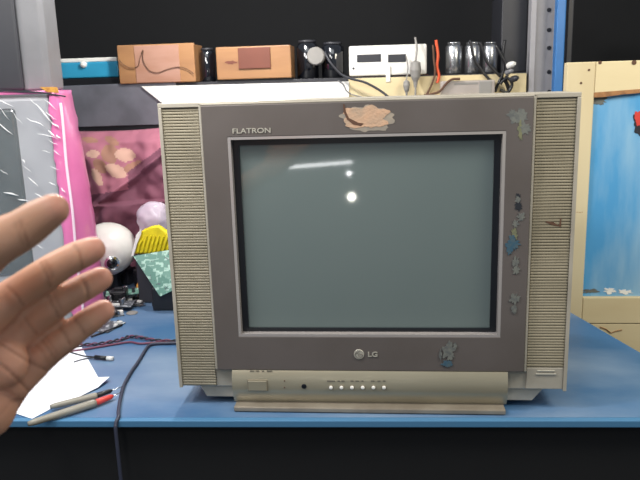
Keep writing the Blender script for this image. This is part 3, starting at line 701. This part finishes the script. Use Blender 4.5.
chunk(126, 283, .05, .04, .045, -.3, M['grey_dk'], 'dark ribbed part directly right of the white dome\'s foot')
chunk(143, 285, .04, .035, .05, .1, M['black'], 'black ribbed part behind the ochre ring coil')
random.seed(5)
labs2 = ['silver offcut behind the ring finger\'s tip', 'silver offcut near the white disc', 'silver offcut beside the small dark board', 'silver offcut left of the ochre coil', 'silver offcut under the dome']
for i, (u, v) in enumerate(((118, 291), (140, 306), (112, 312), (130, 297), (115, 277))):
    c = az(u, v, .012 if i != 1 else 0); pts = [c + Vector((random.uniform(.008, .022)*math.cos(a), random.uniform(.008, .016)*math.sin(a), .002)) for a in [2*PI*k/7 for k in range(7)]]
    tag(prism('metal_offcut', pts, (0, 0, .0012), M['steel']), labs2[i], 'metal piece', 'metal offcuts in the heap')
# toroid
c = az(144, 294, .0); bm = bmesh.new()
ring = []
N_, n_ = 28, 12
A1 = Vector((1, 0, .1)).normalized(); A2 = Vector((0, .45, .9)).normalized()
cc = c + Vector((0, 0, .020))
V = [[bm.verts.new(cc + (A1*math.cos(2*PI*i/N_)+A2*math.sin(2*PI*i/N_))*(.013+(.0065+.0006*(i % 2))*math.cos(2*PI*j/n_)) + A1.cross(A2)*(.0065*math.sin(2*PI*j/n_))) for j in range(n_)] for i in range(N_)]
for i in range(N_):
    for j in range(n_): bm.faces.new((V[i][j], V[(i+1) % N_][j], V[(i+1) % N_][(j+1) % n_], V[i][(j+1) % n_]))
tag(fin('ring_coil', bm, M['toroid'], None, True), 'ochre ring-shaped coil at the foot of the green circuit board', 'coil')
c = az(132, 313.5); tag(lathe('flat_disc', [(.013, .0005), (.014, .0015), (.013, .003)], c, M['grey_pl']), 'small pale grey disc lying on the bench', 'disc')
tag(tube('black_stick', [az(91, 336.5, .003), az(107, 331, .003), az(122, 325, .003)], .0022, M['black'], None, 8, 1), 'thin black stick lying on the bench beside the smallest finger', 'stick')
tag(tube('thin_lead', [az(115, 308, .003), az(125, 307, .003), az(134, 304.5, .003), az(141, 303.5, .003), az(146, 300, .003)], .0014, M['wire_dark']), 'thin dark lead curving near the pale grey disc', 'lead')

# ---- twisted wires, cable, connector
def wire(name, pts, r, m, label, cat='wire', z=None, grp=None):
    return tag(tube(name, [az(u, v, (r+.0006 if z is None else z)) for u, v in pts], r, m), label, cat, grp)
tw = thing('twisted_wires', 'twisted maroon and black wire pair running to the television', 'wires', az(120, 340))
base = smooth_path([az(u, v, .005) for u, v in ((40, 352), (62, 349), (82, 345), (100, 343.5), (118, 340), (130, 336.5), (142, 337.5), (155, 340), (176, 341), (200, 341))], 14)
for ph, m_ in ((0, 'wire_pink'), (PI, 'wire_dark')):
    pts = []
    for i, q in enumerate(base):
        d = (base[min(i+1, len(base)-1)]-base[max(i-1, 0)]).normalized(); s = d.cross(Vector((0, 0, 1)))
        a = i*.55+ph; pts.append(q + s*.0022*math.cos(a) + Vector((0, 0, .0022*math.sin(a))))
    bm = bmesh.new(); add_tube(bm, pts, .0018, 8); fin('wire', bm, M[m_], tw, True)
wire('second_wire', [(60, 353), (80, 350), (98, 347), (116, 344), (130, 342), (140, 343.5), (160, 342.5), (200, 342.5)], .0022, M['wire_pink'], 'single maroon wire lying in front of the twisted pair')
eg = az(118, 420); yy = edge_y(eg.x)
cpts = [az(200, 341.5, .004), az(173, 343, .004), az(157, 343.5, .004), az(149, 345.5, .004), az(144, 352, .004), az(138, 362, .004), az(131, 372, .004), az(124, 385, .004), az(120.5, 398, .004), az(118.5, 411, .004), Vector((eg.x, yy+.006, .0042)), Vector((eg.x-.001, yy-.005, -.003)), Vector((eg.x-.001, yy-.008, -.03)), Vector((eg.x, yy-.008, -.2))]
tag(tube('power_cable', cpts, .0031, M['cable']), 'dark grey cable curving from the television down over the bench\'s front edge', 'cable')
cn = thing('connector_lead', 'thin black lead ending in a black and white connector, beside the paper', 'connector', az(104, 358))
tube('lead', [az(70, 352, .003), az(84, 356, .003), az(96, 357, .004)], .0015, M['wire_dark'], cn)
tube('lead', [az(74, 362, .003), az(84, 359, .003), az(96, 357.6, .004)], .0013, M['wire_dark'], cn)
tube('sleeve', [az(95, 357, .005), az(107, 358.2, .005)], .0042, M['black'], cn, 10, 1)
tube('tip', [az(107, 358.2, .005), az(113, 358.6, .005)], .0046, M['white_pl'], cn, 8, 1)

# ---- paper
out = [(80, 344), (88, 359), (98, 377), (104, 379.5), (110, 381), (98, 388.5), (76, 398), (50, 409), (32, 418.5), (18, 414), (-20, 400), (-20, 352), (40, 340)]
bm = bmesh.new()
P_ = [az(u, v, .0015) for u, v in out]; P_[4].z = .010; P_[3].z = .004; P_[5].z = .004
cen = sum(P_, Vector())/len(P_)
tvs = [bm.verts.new(q) for q in P_]; cv = bm.verts.new(Vector((cen.x, cen.y, .003)))
for i in range(len(tvs)): bm.faces.new((cv, tvs[i], tvs[(i+1) % len(tvs)]))
bmesh.ops.subdivide_edges(bm, edges=bm.edges[:], cuts=2, use_grid_fill=True)
rr = bmesh.ops.extrude_face_region(bm, geom=bm.faces[:])
for v in [e for e in rr['geom'] if isinstance(e, bmesh.types.BMVert)]: v.co.z -= .0006
tag(fin('paper_sheet', bm, M['paper']), 'sheet of white paper lying on the bench below the hand', 'paper')

# ---- test probes
def probe(tip, shoulder, col_end, tail, colm, label, z=.008, r=.0055):
    t = thing('test_probe', label, 'test probe', az(*tail, 0), 'test probes')
    zz = lambda q, dz=0: az(q[0], q[1], z+dz)
    A, B, C_, D = zz(tip), zz(shoulder), zz(col_end), zz(tail)
    tube('needle', [B, A], [.0012, .0006], M['chrome'], t, 8, 1)
    d = (C_-B); tube('coloured_collar', [B, B+d*.15, B+d*.85, C_], [r*.45, r*.85, r*1.0, r*.95], M[colm], t, 14, 1)
    e = (D-C_)
    tube('grip', [C_, C_+e*.04, C_+e*.12, C_+e*.9, D], [r*.95, r*1.25, r*1.25, r*1.0, r*.7], M['probe_grey'], t, 14, 1)
    w_ = C_+e*.3; return t
probe((121.5, 392), (113, 396), (96, 402.5), (28, 424), 'red', 'red-collared grey test probe lying in front of the paper')
probe((122.5, 386.5), (112, 390.5), (97, 395.5), (50, 407), 'black', 'black-collared grey test probe lying behind the red one', .0085, .0048)

# ================================================================== THE HAND
skin = mat('skin', '#d6a080', .45, 0, '#dcab8f', 30, .6, .08, 300, spec=.35)
nt = skin.node_tree; b = nt.nodes['Principled BSDF']
b.inputs['Subsurface Weight'].default_value = .15; b.inputs['Subsurface Radius'].default_value = (.008, .003, .0015); b.inputs['Subsurface Scale'].default_value = .6
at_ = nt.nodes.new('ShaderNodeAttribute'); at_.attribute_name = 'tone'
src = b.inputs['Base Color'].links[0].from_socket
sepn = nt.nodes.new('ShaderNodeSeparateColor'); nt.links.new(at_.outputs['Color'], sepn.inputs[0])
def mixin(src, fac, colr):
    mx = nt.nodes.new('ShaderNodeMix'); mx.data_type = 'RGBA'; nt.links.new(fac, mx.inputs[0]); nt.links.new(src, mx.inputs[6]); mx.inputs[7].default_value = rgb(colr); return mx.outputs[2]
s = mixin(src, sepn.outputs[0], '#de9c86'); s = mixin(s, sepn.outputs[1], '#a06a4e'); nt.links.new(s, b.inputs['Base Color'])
bm = bmesh.new()
def sweep(ch):
    """(u, v, depth, radius px) chain -> smooth capped limb"""
    P = [ad(u, v, d) for u, v, d, r in ch]; Rr = [r*d/F for u, v, d, r in ch]
    pts = []; rs = []
    for i in range(len(P)-1):
        for k in range(6):
            t = k/6; ts = t
            p0, p1, p2, p3 = P[max(i-1, 0)], P[i], P[i+1], P[min(i+2, len(P)-1)]
            pts.append(.5*((2*p1)+(p2-p0)*t+(2*p0-5*p1+4*p2-p3)*t*t+(3*p1-p0-3*p2+p3)*t**3)); rs.append(Rr[i]*(1-ts)+Rr[i+1]*ts)
    d = (P[-1]-pts[-1]).normalized(); R = Rr[-1]
    for k in range(0, 8):
        a = PI/2*k/8; pts.append(P[-1]+d*R*math.sin(a)*.95); rs.append(max(R*math.cos(a), .0004))
    add_tube(bm, pts, rs, 20)
def sph(u, v, d, r, sc=(1, 1, 1)):
    t = bmesh.new(); bmesh.ops.create_icosphere(t, subdivisions=3, radius=r*d/F)
    c = ad(u, v, d)
    for w in t.verts: w.co = c + RT*w.co.x*sc[0] + UP*w.co.y*sc[1] + FW*w.co.z*sc[2]
    join(bm, t)
def hull(l):
    t = bmesh.new()
    for u, v, d, r in l:
        q = bmesh.ops.create_icosphere(t, subdivisions=2, radius=r*d/F); c = ad(u, v, d)
        for w in q['verts']: w.co += c
    bmesh.ops.convex_hull(t, input=t.verts[:]); 
    loose = [v for v in t.verts if not v.link_faces]; bmesh.ops.delete(t, geom=loose, context='VERTS')
    bmesh.ops.recalc_face_normals(t, faces=t.faces[:]); join(bm, t)
# fingers: base -> tip
sweep([(-72, 305, .385, 24), (-30, 268, .37, 24), (-8, 246, .36, 24), (22, 230, .352, 21), (38, 219, .35, 19.5), (54, 209, .348, 16.0)])
sweep([(-30, 335, .41, 21), (8, 300, .415, 18.5), (22, 290, .412, 17.6), (48, 273, .405, 17), (66, 262, .405, 15.8), (80, 255, .405, 15.2), (93, 249.5, .407, 13.2)])
sweep([(-14, 356, .42, 20), (24, 330, .428, 16.5), (38, 318, .425, 15.8), (57, 303.5, .42, 15.4), (72, 294, .42, 14.4), (87, 286, .42, 14.0), (101, 278.5, .423, 12.2)])
sweep([(8, 384, .43, 22), (38, 358, .435, 17.5), (50, 349, .433, 15.8), (66, 337.5, .43, 14.8), (79, 328, .43, 13.8), (90, 320, .43, 13.4), (103.5, 310.5, .432, 11.6)])
# thumb, up and out to the left of the palm's radial side
sweep([(-105, 385, .385, 30), (-118, 330, .37, 27), (-112, 270, .355, 23), (-98, 225, .35, 21), (-92, 190, .348, 18)])
# palm and wrist
hull([(-66, 300, .395, 22), (-26, 318, .415, 20), (2, 345, .427, 19), (20, 374, .437, 18), (-4, 404, .443, 22), (-60, 447, .455, 22), (-105, 425, .43, 27), (-100, 360, .41, 27)])
sph(-86, 372, .392, 44, (1, 1.1, .62)); sph(-14, 402, .428, 33, (.95, 1.15, .75)); sph(2, 362, .418, 24, (1.1, 1.1, .7)); sph(-38, 330, .404, 27, (1.2, 1., .7))
sweep([(-62, 418, .437, 40), (-112, 452, .45, 40), (-200, 505, .46, 44), (-310, 570, .47, 50), (-420, 640, .48, 56)])
me = bpy.data.meshes.new('hand_src'); bm.to_mesh(me); bm.free()
tmp = bpy.data.objects.new('tmp', me); COL.objects.link(tmp)
md = tmp.modifiers.new('r', 'REMESH'); md.mode = 'VOXEL'; md.voxel_size = .0014
ms = tmp.modifiers.new('s', 'SMOOTH'); ms.factor = .6; ms.iterations = 7
bpy.context.view_layer.update()
hm = bpy.data.meshes.new_from_object(tmp.evaluated_get(bpy.context.evaluated_depsgraph_get())); bpy.data.objects.remove(tmp)
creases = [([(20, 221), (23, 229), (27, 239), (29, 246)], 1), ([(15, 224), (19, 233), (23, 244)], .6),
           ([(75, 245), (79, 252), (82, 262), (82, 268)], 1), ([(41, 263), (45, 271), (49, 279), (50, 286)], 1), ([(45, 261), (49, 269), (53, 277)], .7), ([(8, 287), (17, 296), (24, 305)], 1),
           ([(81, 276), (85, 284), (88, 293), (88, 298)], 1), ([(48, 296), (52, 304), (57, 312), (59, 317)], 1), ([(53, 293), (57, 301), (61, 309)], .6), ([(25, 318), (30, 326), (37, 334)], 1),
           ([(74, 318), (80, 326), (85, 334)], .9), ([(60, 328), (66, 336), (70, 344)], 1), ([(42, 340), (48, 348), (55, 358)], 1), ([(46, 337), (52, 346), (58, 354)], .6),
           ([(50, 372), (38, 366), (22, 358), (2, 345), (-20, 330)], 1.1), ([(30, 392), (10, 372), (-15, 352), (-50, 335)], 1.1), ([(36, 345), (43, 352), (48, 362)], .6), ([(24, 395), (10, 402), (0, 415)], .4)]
def segd(px, py, a, b):
    dx, dy = b[0]-a[0], b[1]-a[1]; t = max(0, min(1, ((px-a[0])*dx+(py-a[1])*dy)/(dx*dx+dy*dy))); return math.hypot(px-a[0]-t*dx, py-a[1]-t*dy)
tips = [(60, 205), (98, 247), (106, 276), (108, 308)]
tone = hm.color_attributes.new('tone', 'FLOAT_COLOR', 'POINT')
nor = [v.normal.copy() for v in hm.vertices]
for v in hm.vertices:
    q = v.co-CP; d = q.dot(FW); u = 320+F*q.dot(RT)/d; w = 240-F*q.dot(UP)/d
    k = 0.
    if -60 < u < 130 and w < 430 and nor[v.index].dot(q) < 0:
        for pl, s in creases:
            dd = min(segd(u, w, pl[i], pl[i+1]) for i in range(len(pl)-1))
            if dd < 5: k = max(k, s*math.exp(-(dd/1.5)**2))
    pk = 0.
    for tx, ty in tips: pk = max(pk, math.exp(-(math.hypot(u-tx, w-ty)/16)**2))
    pk = max(pk, .5*math.exp(-(math.hypot(u+5, w-380)/60)**2))
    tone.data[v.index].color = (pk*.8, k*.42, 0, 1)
    v.co += q.normalized()*.0010*k
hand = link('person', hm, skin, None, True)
for k in hm.materials[:]: pass
tag(hand, 'open left hand of a person with spread fingers, palm showing, reaching in from the left', 'person')

# ================================================================== LIGHT
def area(name, loc, tgt, sx, sy_, e, c=(1, 1, 1)):
    l = bpy.data.lights.new(name, 'AREA'); l.shape = 'RECTANGLE'; l.size = sx; l.size_y = sy_; l.energy = e; l.color = c
    o = bpy.data.objects.new(name, l); COL.objects.link(o); o.location = loc; o.rotation_euler = (Vector(tgt)-Vector(loc)).to_track_quat('-Z', 'Y').to_euler(); return o
def point(name, loc, r, e, c=(1, 1, 1)):
    l = bpy.data.lights.new(name, 'POINT'); l.shadow_soft_size = r; l.energy = e; l.color = c
    o = bpy.data.objects.new(name, l); COL.objects.link(o); o.location = loc; return o
point('shelf_bulb', (ay(225, 0, .62).x, .62, .98), .04, 24, (1, .97, .93))
point('bench_lamp', (-.36, -.20, .86), .05, 9.5, (1, .98, .95))
area('right_warm_fill', (.95, -.35, 1.15), (.62, .6, .35), .5, .5, 15, (1, .92, .76))  # added warm fill brightening the cream frame, not an actual window
area('front_fill', (-.3, -.9, 1.9), (0, .1, .2), 1.6, .6, 9, (.93, .97, 1))  # broad soft fill added for the television front; no tube hangs there
area('left_bench_fill', (-.80, -.35, 1.1), (-.5, .15, .0), .35, .35, 9, (1, .97, .95))  # fill added to lift the left side of the bench
area('hand_fill', (-.55, -1.5, 1.3), (-.22, -.72, .35), .3, .3, 5.0, (1, .96, .92))  # added fill from the camera side, brightens the palm
# lamps of the room, seen mirrored in the tube glass
def mirror(u, v, dist):
    P = ay(u, v, .0135); x, z = P.x, P.z-Z0
    n = Vector((.6*x/Rs, -1, .6*z/Rs)).normalized(); n = Vector((x*.6/Rs, -1, z*.6/Rs)).normalized()
    d = (P-CP).normalized(); r = d-2*d.dot(n)*n; return P + r*dist
a = mirror(351.5, 197, 2.2); point('room_bulb', a, .017, 1.1, (1, .97, .85))
a = mirror(349, 173.5, 2.4); point('room_bulb', a, .008, .25, (1, 1, 1))
a, b = mirror(277, 168, 3.0), mirror(352, 162, 3.0)
t_ = bpy.data.lights.new('room_tube', 'AREA'); t_.shape = 'RECTANGLE'; t_.size = (b-a).length; t_.size_y = .013; t_.energy = .5
o = bpy.data.objects.new('room_tube', t_); COL.objects.link(o)
xx = (b-a).normalized(); zz = -((Vector((0, 0, .4))-(a+b)/2).normalized()); zz = (zz-xx*zz.dot(xx)).normalized(); yy_ = zz.cross(xx)
mid = (a+b)/2
o.matrix_world = Matrix(((xx.x, yy_.x, zz.x, mid.x), (xx.y, yy_.y, zz.y, mid.y), (xx.z, yy_.z, zz.z, mid.z), (0, 0, 0, 1)))
w = bpy.data.worlds.new('world'); S.world = w; w.use_nodes = True
w.node_tree.nodes['Background'].inputs[0].default_value = (.80, .90, 1, 1); w.node_tree.nodes['Background'].inputs[1].default_value = .30
S.view_settings.view_transform = 'Standard'; S.view_settings.look = 'None'; S.view_settings.exposure = .0; S.view_settings.gamma = 1
S.view_settings.use_curve_mapping = False
